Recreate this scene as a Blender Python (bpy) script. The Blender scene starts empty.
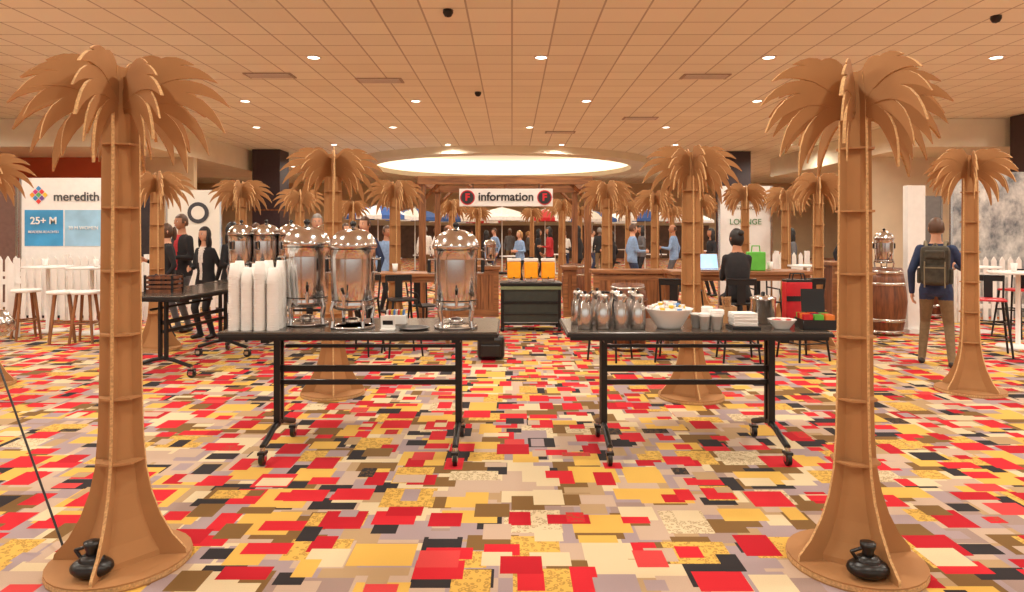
import bpy, bmesh, math, random
from mathutils import Vector, Matrix
random.seed(7)
F=682.67; H=1.6
def PX(px,d): return (px-512)*d/F
def PZ(py,d): return H-(py-232)*d/F
sc=bpy.context.scene
# ------------------------------------------------------------ materials
def lin(c):
    return tuple(((x/255)/12.92 if x/255<=0.04045 else ((x/255+0.055)/1.055)**2.4) for x in c)
MATS={}
def mat(name,rgb,rough=0.6,metal=0.0,var=0.12,scale=12,emit=0,bump=0.0,trans=0):
    if name in MATS: return MATS[name]
    m=bpy.data.materials.new(name); m.use_nodes=True
    nt=m.node_tree; b=nt.nodes['Principled BSDF']
    c=lin(rgb)
    tc=nt.nodes.new('ShaderNodeTexCoord'); n=nt.nodes.new('ShaderNodeTexNoise')
    n.inputs['Scale'].default_value=scale; n.inputs['Detail'].default_value=4
    nt.links.new(tc.outputs['Object'],n.inputs['Vector'])
    r=nt.nodes.new('ShaderNodeValToRGB')
    r.color_ramp.elements[0].position=0.3; r.color_ramp.elements[1].position=0.7
    r.color_ramp.elements[0].color=(*[x*(1-var) for x in c],1)
    r.color_ramp.elements[1].color=(*[min(1,x*(1+var)) for x in c],1)
    nt.links.new(n.outputs['Fac'],r.inputs['Fac']); nt.links.new(r.outputs['Color'],b.inputs['Base Color'])
    b.inputs['Roughness'].default_value=rough; b.inputs['Metallic'].default_value=metal
    if trans: b.inputs['Transmission Weight'].default_value=trans
    if emit:
        nt.links.new(r.outputs['Color'],b.inputs['Emission Color']); b.inputs['Emission Strength'].default_value=emit
    if bump:
        bp=nt.nodes.new('ShaderNodeBump'); bp.inputs['Strength'].default_value=bump; bp.inputs['Distance'].default_value=0.01
        nt.links.new(n.outputs['Fac'],bp.inputs['Height']); nt.links.new(bp.outputs['Normal'],b.inputs['Normal'])
    MATS[name]=m; return m
def wood(name,a,b2,vert=False):
    if name in MATS: return MATS[name]
    m=bpy.data.materials.new(name); m.use_nodes=True; nt=m.node_tree; b=nt.nodes['Principled BSDF']
    tc=nt.nodes.new('ShaderNodeTexCoord'); mp=nt.nodes.new('ShaderNodeMapping')
    mp.inputs['Scale'].default_value=(14,14,1.2) if vert else (1.2,8,14)
    n=nt.nodes.new('ShaderNodeTexNoise'); n.inputs['Scale'].default_value=2; n.inputs['Detail'].default_value=6
    r=nt.nodes.new('ShaderNodeValToRGB'); r.color_ramp.elements[0].position=.3; r.color_ramp.elements[1].position=.7
    r.color_ramp.elements[0].color=(*lin(a),1); r.color_ramp.elements[1].color=(*lin(b2),1)
    nt.links.new(tc.outputs['Object'],mp.inputs[0]); nt.links.new(mp.outputs[0],n.inputs['Vector'])
    nt.links.new(n.outputs['Fac'],r.inputs['Fac']); nt.links.new(r.outputs['Color'],b.inputs['Base Color'])
    b.inputs['Roughness'].default_value=.5
    MATS[name]=m; return m
CARD=mat('cardboard',(168,120,74),.85,var=.07,scale=5)
CARDE=mat('cardboard_edge',(198,156,106),.9,var=.3,scale=90)
CHROME=mat('polished_steel',(206,206,207),.15,1,var=.04,scale=3)
STEEL=mat('brushed_steel',(206,205,204),.2,1,var=.05)
BLK=mat('black_metal',(24,23,24),.4,.3)
BLKP=mat('black_plastic',(16,16,18),.35)
TOP=mat('table_laminate',(76,68,61),.2,var=.15,scale=40)
WHITE=mat('white_paint',(236,234,230),.5,var=.03)
PAPER=mat('paper_cup',(240,238,234),.6,var=.02)
CER=mat('white_ceramic',(240,238,234),.2,var=.02)
RED=mat('red_plastic',(200,28,40),.35)
GREEN=mat('green_fabric',(90,180,60),.6)
WOOD=wood('oak_wood',(112,68,38),(168,112,66))
WOODV=wood('oak_wood_vertical',(104,62,34),(160,104,60),True)
DWOOD=wood('dark_wood',(78,40,22),(134,78,42),True)
LWOOD=wood('light_wood',(170,120,76),(208,160,110),True)
PURP=mat('column_paint',(58,42,46),.5)
# ------------------------------------------------------------ mesh builder
class MB:
    def __init__(s): s.v=[];s.f=[];s.m=[];s.s=[];s.mats=[]
    def mi(s,m):
        if m not in s.mats: s.mats.append(m)
        return s.mats.index(m)
    def add(s,vs,fs,m,smooth=False,M=None):
        o=len(s.v); 
        s.v+= [tuple(M@Vector(v)) for v in vs] if M else [tuple(v) for v in vs]
        k=s.mi(m)
        for f in fs: s.f.append(tuple(i+o for i in f)); s.m.append(k); s.s.append(smooth)
    def box(s,c,d,m,rz=0,bev=0,R=None):
        M=Matrix.Translation(c)@(R if R else Matrix.Rotation(rz,4,'Z'))
        bm=bmesh.new(); bmesh.ops.create_cube(bm,size=1)
        for v in bm.verts: v.co=Vector((v.co.x*d[0],v.co.y*d[1],v.co.z*d[2]))
        if bev: bmesh.ops.bevel(bm,geom=bm.edges[:],offset=bev,segments=2,affect='EDGES',profile=.5)
        bm.verts.index_update()
        s.add([v.co.copy() for v in bm.verts],[[v.index for v in f.verts] for f in bm.faces],m,False,M); bm.free()
    def cone(s,p1,p2,r1,r2,m,seg=12,smooth=True):
        p1=Vector(p1);p2=Vector(p2);d=p2-p1;L=d.length
        if L<1e-6: return
        M=Matrix.Translation(p1)@d.to_track_quat('Z','Y').to_matrix().to_4x4()
        vs=[];
        for r,z in((r1,0),(r2,L)):
            for i in range(seg):
                a=2*math.pi*i/seg; vs.append((r*math.cos(a),r*math.sin(a),z))
        s.add(vs,[(i,(i+1)%seg,seg+(i+1)%seg,seg+i) for i in range(seg)],m,smooth,M)
        s.add(vs,[tuple(range(seg))[::-1],tuple(range(seg,2*seg))],m,False,M)
    def tube(s,pts,r,m,seg=8):
        for i in range(len(pts)-1):
            s.cone(pts[i],pts[i+1],r,r,m,seg)
            if i: s.ball(pts[i],(r,r,r),m,seg,4)
    def lathe(s,prof,c,m,seg=24,smooth=True,M=None):
        vs=[];n=len(prof)
        for r,z in prof:
            for i in range(seg):
                a=2*math.pi*i/seg; vs.append((c[0]+r*math.cos(a),c[1]+r*math.sin(a),c[2]+z))
        fs=[(j*seg+i,j*seg+(i+1)%seg,(j+1)*seg+(i+1)%seg,(j+1)*seg+i) for j in range(n-1) for i in range(seg)]
        s.add(vs,fs,m,smooth,M)
        caps=[]
        if prof[0][0]>1e-4: caps.append(tuple(range(seg))[::-1])
        if prof[-1][0]>1e-4: caps.append(tuple(range((n-1)*seg,n*seg)))
        if caps: s.add(vs,caps,m,False,M)
    def ball(s,c,r,m,seg=16,rings=10,M=None,fn=None,keep=None):
        vs=[];
        for j in range(rings+1):
            t=math.pi*j/rings
            for i in range(seg):
                a=2*math.pi*i/seg; u=Vector((math.sin(t)*math.cos(a),math.sin(t)*math.sin(a),math.cos(t)))
                w=fn(u) if fn else u
                vs.append((c[0]+w.x*r[0],c[1]+w.y*r[1],c[2]+w.z*r[2]))
        fs=[]
        for j in range(rings):
            for i in range(seg):
                if keep:
                    t=math.pi*(j+.5)/rings;a=2*math.pi*(i+.5)/seg
                    if not keep(Vector((math.sin(t)*math.cos(a),math.sin(t)*math.sin(a),math.cos(t)))): continue
                fs.append((j*seg+i,(j+1)*seg+i,(j+1)*seg+(i+1)%seg,j*seg+(i+1)%seg))
        s.add(vs,fs,m,True,M)
    def prism(s,pts,th,m,M,me=None):
        n=len(pts)
        vs=[(x,-th/2,z) for x,z in pts]+[(x,th/2,z) for x,z in pts]
        s.add(vs,[tuple(range(n)),tuple(range(n,2*n))[::-1]],m,False,M)
        s.add(vs,[(i,n+i,n+(i+1)%n,(i+1)%n) for i in range(n)],me or m,False,M)
    def mesh(s,name):
        me=bpy.data.meshes.new(name); me.from_pydata(s.v,[],s.f)
        for m in s.mats: me.materials.append(m)
        me.polygons.foreach_set('material_index',s.m); me.polygons.foreach_set('use_smooth',s.s)
        me.update(); return me
    def build(s,name,loc=(0,0,0),rz=0,fixn=True,parent=None):
        me=s.mesh(name)
        if fixn: fixnorm(me)
        return put(name,me,loc,rz,parent)
def fixnorm(me):
    bm=bmesh.new(); bm.from_mesh(me); bmesh.ops.recalc_face_normals(bm,faces=bm.faces[:]); bm.to_mesh(me); bm.free(); return me
def put(name,me,loc=(0,0,0),rz=0,parent=None,scale=1):
    o=bpy.data.objects.new(name,me); sc.collection.objects.link(o); o.location=loc; o.rotation_euler=(0,0,rz); o.scale=(scale,)*3
    if parent: o.parent=parent
    return o
def text(body,size,loc,m,parent=None,name='lettering',align='CENTER',bold=0,rz=0):
    c=bpy.data.curves.new(name,'FONT'); c.body=body; c.size=size; c.extrude=.003; c.align_x=align; c.align_y='CENTER'; c.offset=bold
    c.materials.append(m)
    o=bpy.data.objects.new(name,c); sc.collection.objects.link(o); o.location=loc; o.rotation_euler=(math.pi/2,0,rz)
    if parent: o.parent=parent
    return o
# ------------------------------------------------------------ carpet
def carpet():
    m=bpy.data.materials.new('patterned_carpet'); m.use_nodes=True; nt=m.node_tree; N=nt.nodes; L=nt.links
    b=N['Principled BSDF']; b.inputs['Roughness'].default_value=.95; b.inputs['Specular IOR Level'].default_value=.15
    geo=N.new('ShaderNodeNewGeometry')
    def vm(op,a,bv=None):
        n=N.new('ShaderNodeVectorMath'); n.operation=op
        for i,x in enumerate((a,bv)):
            if x is None: continue
            if isinstance(x,(tuple,list)): n.inputs[i].default_value=x
            else: L.new(x,n.inputs[i])
        return n.outputs[0]
    def ma(op,a,bv=None,c=None):
        n=N.new('ShaderNodeMath'); n.operation=op
        for i,x in enumerate((a,bv,c)):
            if x is None: continue
            if isinstance(x,(int,float)): n.inputs[i].default_value=x
            else: L.new(x,n.inputs[i])
        return n.outputs[0]
    def sep(v):
        n=N.new('ShaderNodeSeparateXYZ'); L.new(v,n.inputs[0]); return n.outputs
    def wn(v):
        n=N.new('ShaderNodeTexWhiteNoise'); n.noise_dimensions='3D'; L.new(v,n.inputs['Vector']); return n
    def ramp(fac,cols):
        r=N.new('ShaderNodeValToRGB'); r.color_ramp.interpolation='CONSTANT'
        e=r.color_ramp.elements
        while len(e)<len(cols): e.new(.5)
        for i,c in enumerate(cols): e[i].position=i/len(cols); e[i].color=(*lin(c),1)
        L.new(fac,r.inputs[0]); return r.outputs[0]
    red=(200,38,48);red2=(178,28,40);gold=(214,172,84);blk=(48,44,46);lav=(160,142,144);cream=(212,194,158);oliv=(120,90,52);mau=(188,164,144);pk=(204,66,66);tan=(174,146,110);dmau=(154,132,124)
    K=.84
    pos=vm('MULTIPLY',geo.outputs['Position'],(1/K,1/K,1/K))
    vor=N.new('ShaderNodeTexVoronoi'); vor.inputs['Scale'].default_value=34; L.new(pos,vor.inputs['Vector'])
    spots=ma('LESS_THAN',ma('ABSOLUTE',ma('SUBTRACT',vor.outputs['Distance'],.36)),.12)
    def layer(cur,sx,sy,off,seed,cols,dens,h0,h1,fill=False,leo=0):
        p=vm('ADD',vm('MULTIPLY',pos,(1/sx,1/sy,0)),(off[0],off[1],0))
        cell=vm('FLOOR',p); fr=sep(vm('FRACTION',p))
        n1=wn(vm('ADD',cell,(seed,seed*1.7,seed*.3))); n2=wn(vm('ADD',cell,(seed+31,seed*2.7,5)))
        col=ramp(n2.outputs['Value'],cols)
        if leo:
            mx=N.new('ShaderNodeMix'); mx.data_type='RGBA'; mx.inputs[7].default_value=(*lin(oliv),1)
            L.new(col,mx.inputs[6])
            s3=sep(n2.outputs['Color'])
            L.new(ma('MULTIPLY',spots,ma('MULTIPLY',ma('LESS_THAN',s3[1],leo),.5)),mx.inputs[0]); col=mx.outputs[2]
        if fill: return col
        r1=sep(n1.outputs['Color']); r2=sep(n2.outputs['Color'])
        def ax(f,rh,rc):
            h=ma('MULTIPLY_ADD',ma('FLOOR',ma('MULTIPLY',rh,3)),(h1-h0)/2,h0)
            c=ma('ADD',h,ma('MULTIPLY',rc,ma('SUBTRACT',1,ma('MULTIPLY',h,2))))
            return ma('LESS_THAN',ma('ABSOLUTE',ma('SUBTRACT',f,c)),h)
        mask=ma('MULTIPLY',ax(fr[0],r1[0],r1[1]),ax(fr[1],r1[2],r2[0]))
        mask=ma('MULTIPLY',mask,ma('LESS_THAN',r2[2],dens))
        mx=N.new('ShaderNodeMix'); mx.data_type='RGBA'; L.new(mask,mx.inputs[0]); L.new(cur,mx.inputs[6]); L.new(col,mx.inputs[7]); return mx.outputs[2]
    cur=layer(None,.25,.21,(0.3,.1),3,[lav,mau,cream,tan,dmau,mau,cream,lav,tan],1,0,0,True)
    cur=layer(cur,.41,.37,(.2,.6),11,[lav,mau,lav,oliv,mau],.8,.28,.47)
    cur=layer(cur,.40,.34,(.7,.33),23,[blk,blk,oliv],.66,.2,.40)
    cur=layer(cur,.45,.42,(.13,.8),37,[gold,gold,cream,gold,gold],.85,.24,.42,leo=.35)
    cur=layer(cur,.37,.37,(.52,.27),51,[red,red2,red],.74,.2,.38)
    cur=layer(cur,.33,.31,(.9,.5),67,[cream,lav,mau,oliv,tan],.45,.18,.36)
    cur=layer(cur,.43,.37,(.35,.95),83,[red,gold,red2,blk,pk],.42,.14,.28,leo=.2)
    nz=N.new('ShaderNodeTexNoise'); nz.inputs['Scale'].default_value=260; L.new(geo.outputs['Position'],nz.inputs['Vector'])
    mr=N.new('ShaderNodeMapRange'); mr.inputs[3].default_value=.8; mr.inputs[4].default_value=1.15; L.new(nz.outputs['Fac'],mr.inputs[0])
    mu=N.new('ShaderNodeMix'); mu.data_type='RGBA'; mu.blend_type='MULTIPLY'; mu.inputs[0].default_value=1
    L.new(cur,mu.inputs[6]); L.new(mr.outputs[0],mu.inputs[7]); L.new(mu.outputs[2],b.inputs['Base Color'])
    return m
def ceilmat():
    m=bpy.data.materials.new('acoustic_tile'); m.use_nodes=True; nt=m.node_tree; N=nt.nodes; L=nt.links
    b=N['Principled BSDF']; b.inputs['Roughness'].default_value=.9
    geo=N.new('ShaderNodeNewGeometry')
    br=N.new('ShaderNodeTexBrick'); br.offset=0; br.squash=1
    br.inputs['Scale'].default_value=1; br.inputs['Brick Width'].default_value=.61; br.inputs['Row Height'].default_value=.61
    br.inputs['Mortar Size'].default_value=.016; br.inputs['Mortar Smooth'].default_value=.3
    br.inputs['Color1'].default_value=(*lin((252,249,228)),1); br.inputs['Color2'].default_value=(*lin((243,239,217)),1); br.inputs['Mortar'].default_value=(*lin((192,182,160)),1)
    L.new(geo.outputs['Position'],br.inputs['Vector']); L.new(br.outputs['Color'],b.inputs['Base Color'])
    return m
# ------------------------------------------------------------ room shell
CH=4.6
mb=MB(); mb.box((0,16,-.05),(50,56,.1),carpet()); mb.build('floor')
CT=ceilmat(); PLASTER=mat('warm_plaster',(236,226,200),.8,var=.04,scale=2)
cx,cy,cr=-.4,30,5.9
x0,x1,y0,y1=-25,25,-12,44
angs=sorted([2*math.pi*i/96 for i in range(96)]+[math.atan2(yy-cy,xx-cx)%(2*math.pi) for xx in(x0,x1) for yy in(y0,y1)])
vi=[];vo=[]
for a in angs:
    c,s_=math.cos(a),math.sin(a)
    t=min([(x1-cx)/c if c>1e-9 else 1e9,(x0-cx)/c if c<-1e-9 else 1e9,(y1-cy)/s_ if s_>1e-9 else 1e9,(y0-cy)/s_ if s_<-1e-9 else 1e9])
    vi.append((cx+cr*c,cy+cr*s_,CH)); vo.append((cx+t*c,cy+t*s_,CH))
n=len(angs); mb=MB(); mb.add(vi+vo,[(i,n+i,n+(i+1)%n,(i+1)%n) for i in range(n)],CT)
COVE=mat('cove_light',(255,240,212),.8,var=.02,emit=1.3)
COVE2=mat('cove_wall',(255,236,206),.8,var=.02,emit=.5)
ob=mb.build('ceiling',fixn=False)
mb=MB()
def ring(mb,prof,m,c):
    seg=96; vs=[]
    for r,z in prof:
        for i in range(seg):
            a=2*math.pi*i/seg; vs.append((c[0]+r*math.cos(a),c[1]+r*math.sin(a),c[2]+z))
    k=len(prof)
    mb.add(vs,[(j*seg+i,j*seg+(i+1)%seg,((j+1)%k)*seg+(i+1)%seg,((j+1)%k)*seg+i) for j in range(k) for i in range(seg)],m,False)
ring(mb,[(cr-.35,-.26),(cr+.5,-.26),(cr+.5,.0),(cr-.35,-.05)],PLASTER,(cx,cy,CH))
mb.build('trim_cove_ring')
mb=MB(); seg=96
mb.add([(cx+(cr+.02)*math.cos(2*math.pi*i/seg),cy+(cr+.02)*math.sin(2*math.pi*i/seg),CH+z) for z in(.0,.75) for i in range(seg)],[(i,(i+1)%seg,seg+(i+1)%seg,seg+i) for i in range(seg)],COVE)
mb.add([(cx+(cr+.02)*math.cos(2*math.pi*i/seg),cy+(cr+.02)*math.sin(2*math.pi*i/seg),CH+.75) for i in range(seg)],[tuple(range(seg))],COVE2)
mb.build('ceiling_dome',fixn=False)
WALLM=mat('tan_wall',(210,184,148),.8,var=.05,scale=2); CRW=mat('cream_wall',(230,212,182),.8,var=.05,scale=2)
def wbox(name,a,b,m):
    mb=MB(); mb.box(((a[0]+b[0])/2,(a[1]+b[1])/2,(a[2]+b[2])/2),(b[0]-a[0],b[1]-a[1],b[2]-a[2]),m); return mb.build(name)
wbox('wall_back',(-25,42,0),(25,42.2,CH),WALLM)
wbox('wall_left',(-25,-12,0),(-24.8,42,CH),WALLM)
wbox('wall_right',(24.8,-12,0),(25,42,CH),WALLM)
ORG=mat('orange_wall',(190,84,44),.7,var=.08,scale=2)
wbox('wall_left_accent',(-24.8,20.6,0),(-12.2,20.8,3.85),ORG)
wbox('wall_left_partition',(-12.19,20.6,0),(-9.6,20.8,3.85),WALLM)
wbox('trim_soffit_left',(-24.8,18,3.85),(-9.6,28,CH-.01),PLASTER)
wbox('wall_right_partition',(10.6,20.6,0),(24.8,20.8,3.85),CRW)
wbox('trim_soffit_right',(10.6,18,3.85),(24.8,28,CH-.01),PLASTER)
wbox('trim_dark_band',(-9.4,41.6,0),(12,41.95,2.0),mat('dark_panel',(92,66,50),.7,var=.3,scale=3))
for i,(x,y,w) in enumerate([(-8.9,25.2,1.0),(8.35,25.8,1.0),(13.4,17.3,.9),(-15,17.0,.9)]):
    mb=MB(); mb.box((0,0,CH/2-.005),(w,w,CH-.01),PURP); mb.box((0,0,.1),(w+.06,w+.06,.2),DWOOD); mb.box((0,0,2.4),(w+.03,w+.03,.06),DWOOD); mb.build('column',(x,y,0))
LENS=mat('downlight_lens',(255,246,228),.5,var=.01,emit=9)
CAN=mat('downlight_trim',(240,230,216),.5,var=.02)
mb=MB(); lamps=[]
for j in range(-3,7):
    for i in range(-4,5):
        x=.5+3.9*i+(.0 if j%2==0 else 1.2); y=11.7+3.9*j
        if abs(x)>20 or y>40: continue
        if (x-cx)**2+(y-cy)**2<(cr+.7)**2: continue
        if y>17.5 and y<28.4 and (x<-9.2 or x>10.2): continue
        lamps.append((x,y))
for (x,y) in lamps:
    mb.lathe([(.0,-.001),(.13,-.001),(.13,-.014),(.1,-.018),(.1,-.01),(0,-.01)],(x,y,CH),CAN,16)
    mb.lathe([(.0,-.0115),(.095,-.012)],(x,y,CH),LENS,16)
mb.build('ceiling_downlights',fixn=False)
for k,(x,y) in enumerate(lamps):
    ld=bpy.data.lights.new('downlight','SPOT'); ld.energy=262; ld.spot_size=math.radians(168); ld.spot_blend=.5; ld.shadow_soft_size=.12; ld.color=(1,.93,.8)
    o=bpy.data.objects.new('downlight',ld); sc.collection.objects.link(o); o.location=(x,y,CH-.06)
mb=MB()
for px,py in [(640,118),(705,76),(270,75),(380,80),(560,132)]:
    y=3*F/(232-py); x=PX(px,y)
    mb.box((x,y,CH-.012),(.9,.4,.02),mat('vent_grille',(170,152,130),.6))
    for q in range(4): mb.box((x,y-.15+q*.1,CH-.026),(.8,.02,.012),CAN)
mb.build('ceiling_vents')
for px,py in [(448,10),(996,16),(478,92)]:
    y=3*F/(232-py); mb=MB(); mb.lathe([(0,-.1),(.045,-.085),(.07,-.04),(.07,0),(0,0)],(0,0,0),BLKP,16); mb.build('dome_camera',(PX(px,y),y,CH-.001))
# ------------------------------------------------------------ cardboard palm
def palm():
    mb=MB(); th=.014; rot=Matrix.Rotation(math.radians(7),4,'Z')
    prof=[(.30,.035),(.295,.06),(.235,.13),(.18,.23),(.14,.34),(.115,.46),(.102,.62),(.096,.85),(.092,1.2),(.088,1.6),(.085,2.0),(.082,2.22),(.055,2.37)]
    for k in range(2):
        M=rot@Matrix.Rotation(k*math.pi/2,4,'Z')
        pts=prof+[(-r,z) for r,z in prof[::-1]]
        mb.prism(pts,th,CARD,M,CARDE)
    core=[(r*.62,z) for r,z in prof]
    for k in range(4):
        A=rot@Matrix.Rotation(k*math.pi/2,4,'Z')
        vs=[];fs=[]
        for r,z in core: vs+= [(r,0,z),(0,r,z)]
        for i in range(len(core)-1): fs.append((2*i,2*i+1,2*i+3,2*i+2))
        mb.add(vs,fs,CARD,False,A)
    def rad(z):
        for (r1,z1),(r2,z2) in zip(prof,prof[1:]):
            if z1<=z<=z2: return r1+(r2-r1)*(z-z1)/(z2-z1)
        return .08
    for z in [.5,.8,1.1,1.4,1.7,2.0]:
        r=rad(z)*1.0
        mb.lathe([(r,-.005),(r,.005)],(0,0,z),CARD,8,False,rot)
    mb.lathe([(.31,0),(.31,.035)],(0,0,0),CARD,28,False)
    mb.lathe([(.312,.008),(.312,.027)],(0,0,0),CARDE,28,False)
    HZ=2.19
    def finger(M,tip,ctl,w,th_):
        up=[];dn=[];NS=9; hub=(.0,HZ)
        for i in range(NS+1):
            t=i/NS
            p=Vector(((1-t)**2*hub[0]+2*t*(1-t)*ctl[0]+t*t*tip[0],(1-t)**2*hub[1]+2*t*(1-t)*ctl[1]+t*t*tip[1]))
            d=Vector((2*(1-t)*(ctl[0]-hub[0])+2*t*(tip[0]-ctl[0]),2*(1-t)*(ctl[1]-hub[1])+2*t*(tip[1]-ctl[1]))).normalized()
            nn=Vector((-d.y,d.x)); ww=w*(1.0 if t<.6 else max(.05,1-((t-.6)/.4)**1.5))
            up.append(tuple(p+nn*ww)); dn.append(tuple(p-nn*ww))
        mb.prism(up+dn[::-1],th_,CARD,M,CARDE)
    tips=[((.19,.225),(.08,.25)),((.33,.205),(.15,.27)),((.44,.12),(.24,.26)),((.50,.0),(.31,.2)),((.475,-.125),(.33,.14)),((.40,-.235),(.31,.07)),((.30,-.32),(.26,0))]
    for k in range(8):
        s=[1,.84,.94,.8][k%4]
        M=Matrix.Rotation(k*math.pi/4+math.radians(8),4,'Z')
        sub=tips if k%2==0 else tips[1:]
        for i,(tp,ct) in enumerate(sub):
            finger(M,(tp[0]*s,HZ+tp[1]*s),(ct[0]*s,HZ+ct[1]*s),.033-.003*(i%2),.006+.0016*((i*3)%7))
        web=[(0,-.06),(.14,-.05),(.24,-.02),(.29,.05),(.25,.13),(.14,.17),(0,.16)]
        mb.prism([(a*s,HZ+b*s) for a,b in web],.0045,CARD,M)
    return fixnorm(mb.mesh('cardboard_palm_tree'))
pm=palm()
def addpalm(px,d,rz=0,s=1): put('cardboard_palm_tree',pm,(PX(px,d),d,0),rz,scale=s)
addpalm(121,3.3,.0,1.01); addpalm(855,3.3,.05,1.0)
addpalm(970,6.85,.2); addpalm(691,6.6,-.1); addpalm(333,6.75,.15)
for px,d,r in [(395,10.9,.3),(241,10.9,0),(157,9.3,.5),(-20,7.1,.2),(607,11.0,.1),(745,11.7,.4),(786,12.6,0),(818,9.6,.3),(655,13.5,.2),(452,17.2,.2),(562,17,.1),(300,13.2,.2),(700,15,.3),(478,23,.2),(532,23.5,.5),(628,18,.4),(672,22,.1),(352,18,.2),(580,22,.3)]:
    addpalm(px,d,r)
# ------------------------------------------------------------ buffet tables
def buffet(name,w,dp,h,loc,rz=0):
    mb=MB()
    mb.box((0,0,h-.0175),(w,dp,.035),TOP,bev=.006); mb.box((0,0,h-.045),(w-.04,dp-.04,.03),BLK)
    mb.box((0,0,h-.024),(w+.012,dp+.012,.022),BLKP)
    for sx in(-1,1):
        x=sx*(w/2-.29)
        for oy in (-.035,.035): mb.box((x,oy,(h+.16)/2),(.045,.028,h-.22),BLK)
        mb.box((x,0,h-.07),(.06,dp*.75,.04),BLK)
        for sy in(-1,1):
            mb.tube([(x,0,.21),(x,sy*.12,.19),(x,sy*.24,.15),(x,sy*.33,.125)],.022,BLK,8)
            y=sy*.33
            mb.cone((x,y,.125),(x,y,.085),.018,.018,STEEL,8)
            mb.box((x,y,.085),(.05,.07,.02),BLK); 
            for q in(-.018,.018): mb.box((x+q,y+.005,.06),(.004,.05,.06),STEEL)
            mb.cone((x-.014,y,.048),(x+.014,y,.048),.048,.048,BLKP,16)
            mb.cone((x-.016,y,.048),(x+.016,y,.048),.018,.018,STEEL,10)
    L=w-.58
    mb.box((0,0,.60),(L,.03,.045),BLK); mb.box((0,0,.50),(L,.03,.035),BLK); mb.box((0,.15,.74),(L,.025,.025),BLK)
    return mb.build(name,loc,rz)
TH=.92
buffet('buffet_table',1.9,.76,TH,(-1.05,5.01,0)); buffet('buffet_table',1.8,.76,TH,(1.28,5.01,0))
buffet('buffet_table',1.83,.76,TH,(-3.78,8.15,0),math.radians(84))
buffet('buffet_table',2.0,.7,TH,(-3.15,9.6,0))
# urns
def urn_mesh():
    mb=MB()
    body=[(.0,.135),(.12,.135),(.148,.15),(.152,.18),(.144,.195),(.15,.205),(.157,.35),(.160,.50),(.161,.575),(.172,.58),(.175,.60),(.168,.615),(.160,.635),(.142,.668),(.112,.694),(.065,.713),(.022,.722),(.02,.735),(.0,.736)]
    mb.lathe(body,(0,0,0),CHROME,40)
    SEAM=mat('dark_seam',(60,58,56),.4,.8)
    for z,r in((.573,.1612),(.205,.1502)): mb.lathe([(r-.004,z-.004),(r+.0015,z-.004),(r+.0015,z+.003),(r-.004,z+.003)],(0,0,0),SEAM,40)
    mb.lathe([(0,.73),(.012,.732),(.024,.747),(.024,.76),(.012,.773),(0,.775)],(0,0,0),BLKP,16)
    mb.lathe([(.158,.012),(.158,0),(.142,0),(.142,.02),(.158,.02),(.158,.012)],(0,0,0),CHROME,40)
    mb.lathe([(.0,.02),(.05,.02),(.055,.06),(.03,.075),(0,.075)],(0,0,0),STEEL,20)
    for k in range(4):
        a=math.pi/4+k*math.pi/2; c,s_=math.cos(a),math.sin(a)
        mb.tube([(c*.15,s_*.15,.2),(c*.168,s_*.168,.14),(c*.152,s_*.152,.06),(c*.16,s_*.16,.012)],.013,CHROME,8)
    for sx in(-1,1):
        mb.tube([(sx*.158,0,.5),(sx*.196,0,.5),(sx*.196,0,.4),(sx*.155,0,.4)],.009,CHROME,8)
        mb.cone((sx*.196,0,.405),(sx*.196,0,.495),.014,.014,BLKP,10)
    mb.cone((0,-.135,.225),(0,-.195,.225),.018,.014,CHROME,12); mb.cone((0,-.195,.24),(0,-.195,.175),.016,.011,CHROME,12)
    mb.cone((0,-.195,.24),(0,-.195,.265),.008,.008,CHROME,8); mb.cone((0,-.195,.262),(0,-.23,.3),.009,.012,BLKP,8)
    return fixnorm(mb.mesh('coffee_urn'))
um=urn_mesh()
def urn(name,loc,s=1,rz=0): return put(name,um,loc,rz,scale=s)
urn('coffee_urn',(PX(307,5.02),5.02,TH),1.0,.3); urn('coffee_urn',(PX(353,4.86),4.86,TH),.98,-.1); urn('coffee_urn',(PX(456,4.86),4.86,TH),.97,.1)
for px in(240,265,290,326): urn('coffee_urn',(PX(px,9.55),9.6,TH),1.1,math.pi/2-.3)
# cup stacks
mb=MB()
for i in range(4):
    for j in range(3):
        prof=[(0,0),(.041,0)]
        n=random.choice([30,32,33,34]); dz=.0118
        for k in range(n): prof+=[(.0425,k*dz+.001),(.0425,k*dz+.005),(.0385,k*dz+.006),(.0385,k*dz+.011)]
        prof+=[(.029,n*dz+.075),(.027,n*dz+.075),(0,n*dz+.07)]
        mb.lathe(prof,(-.135+i*.0885+random.uniform(-.002,.002),j*.0885,0),PAPER,18)
mb.build('paper_cup_stacks',(PX(256,4.78),4.74,TH))
mb=MB(); mb.box((0,0,.035),(.16,.1,.07),CER,bev=.006); 
for k in range(8): mb.box((-.06+k*.017,0,.08),(.008,.07,.05),[CER,RED,mat('yellow_packet',(230,190,60)),mat('blue_packet',(90,140,200))][k%4])
mb.build('sugar_packet_caddy',(PX(396,5.05),5.05,TH))
mb=MB(); mb.lathe([(0,0),(.09,0),(.11,.012),(.107,.014),(.088,.005),(0,.005)],(0,0,0),BLKP,24); mb.build('drip_tray',(PX(414,4.78),4.78,TH))
mb=MB(); mb.box((0,0,.004),(.1,.07,.008),CER); mb.box((0,0,.05),(.1,.006,.1),CER,R=Matrix.Rotation(.2,4,'X')); mb.box((0,-.006,.05),(.07,.004,.03),BLKP,R=Matrix.Rotation(.2,4,'X')); mb.build('menu_card',(PX(388,4.75),4.75,TH))
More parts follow.
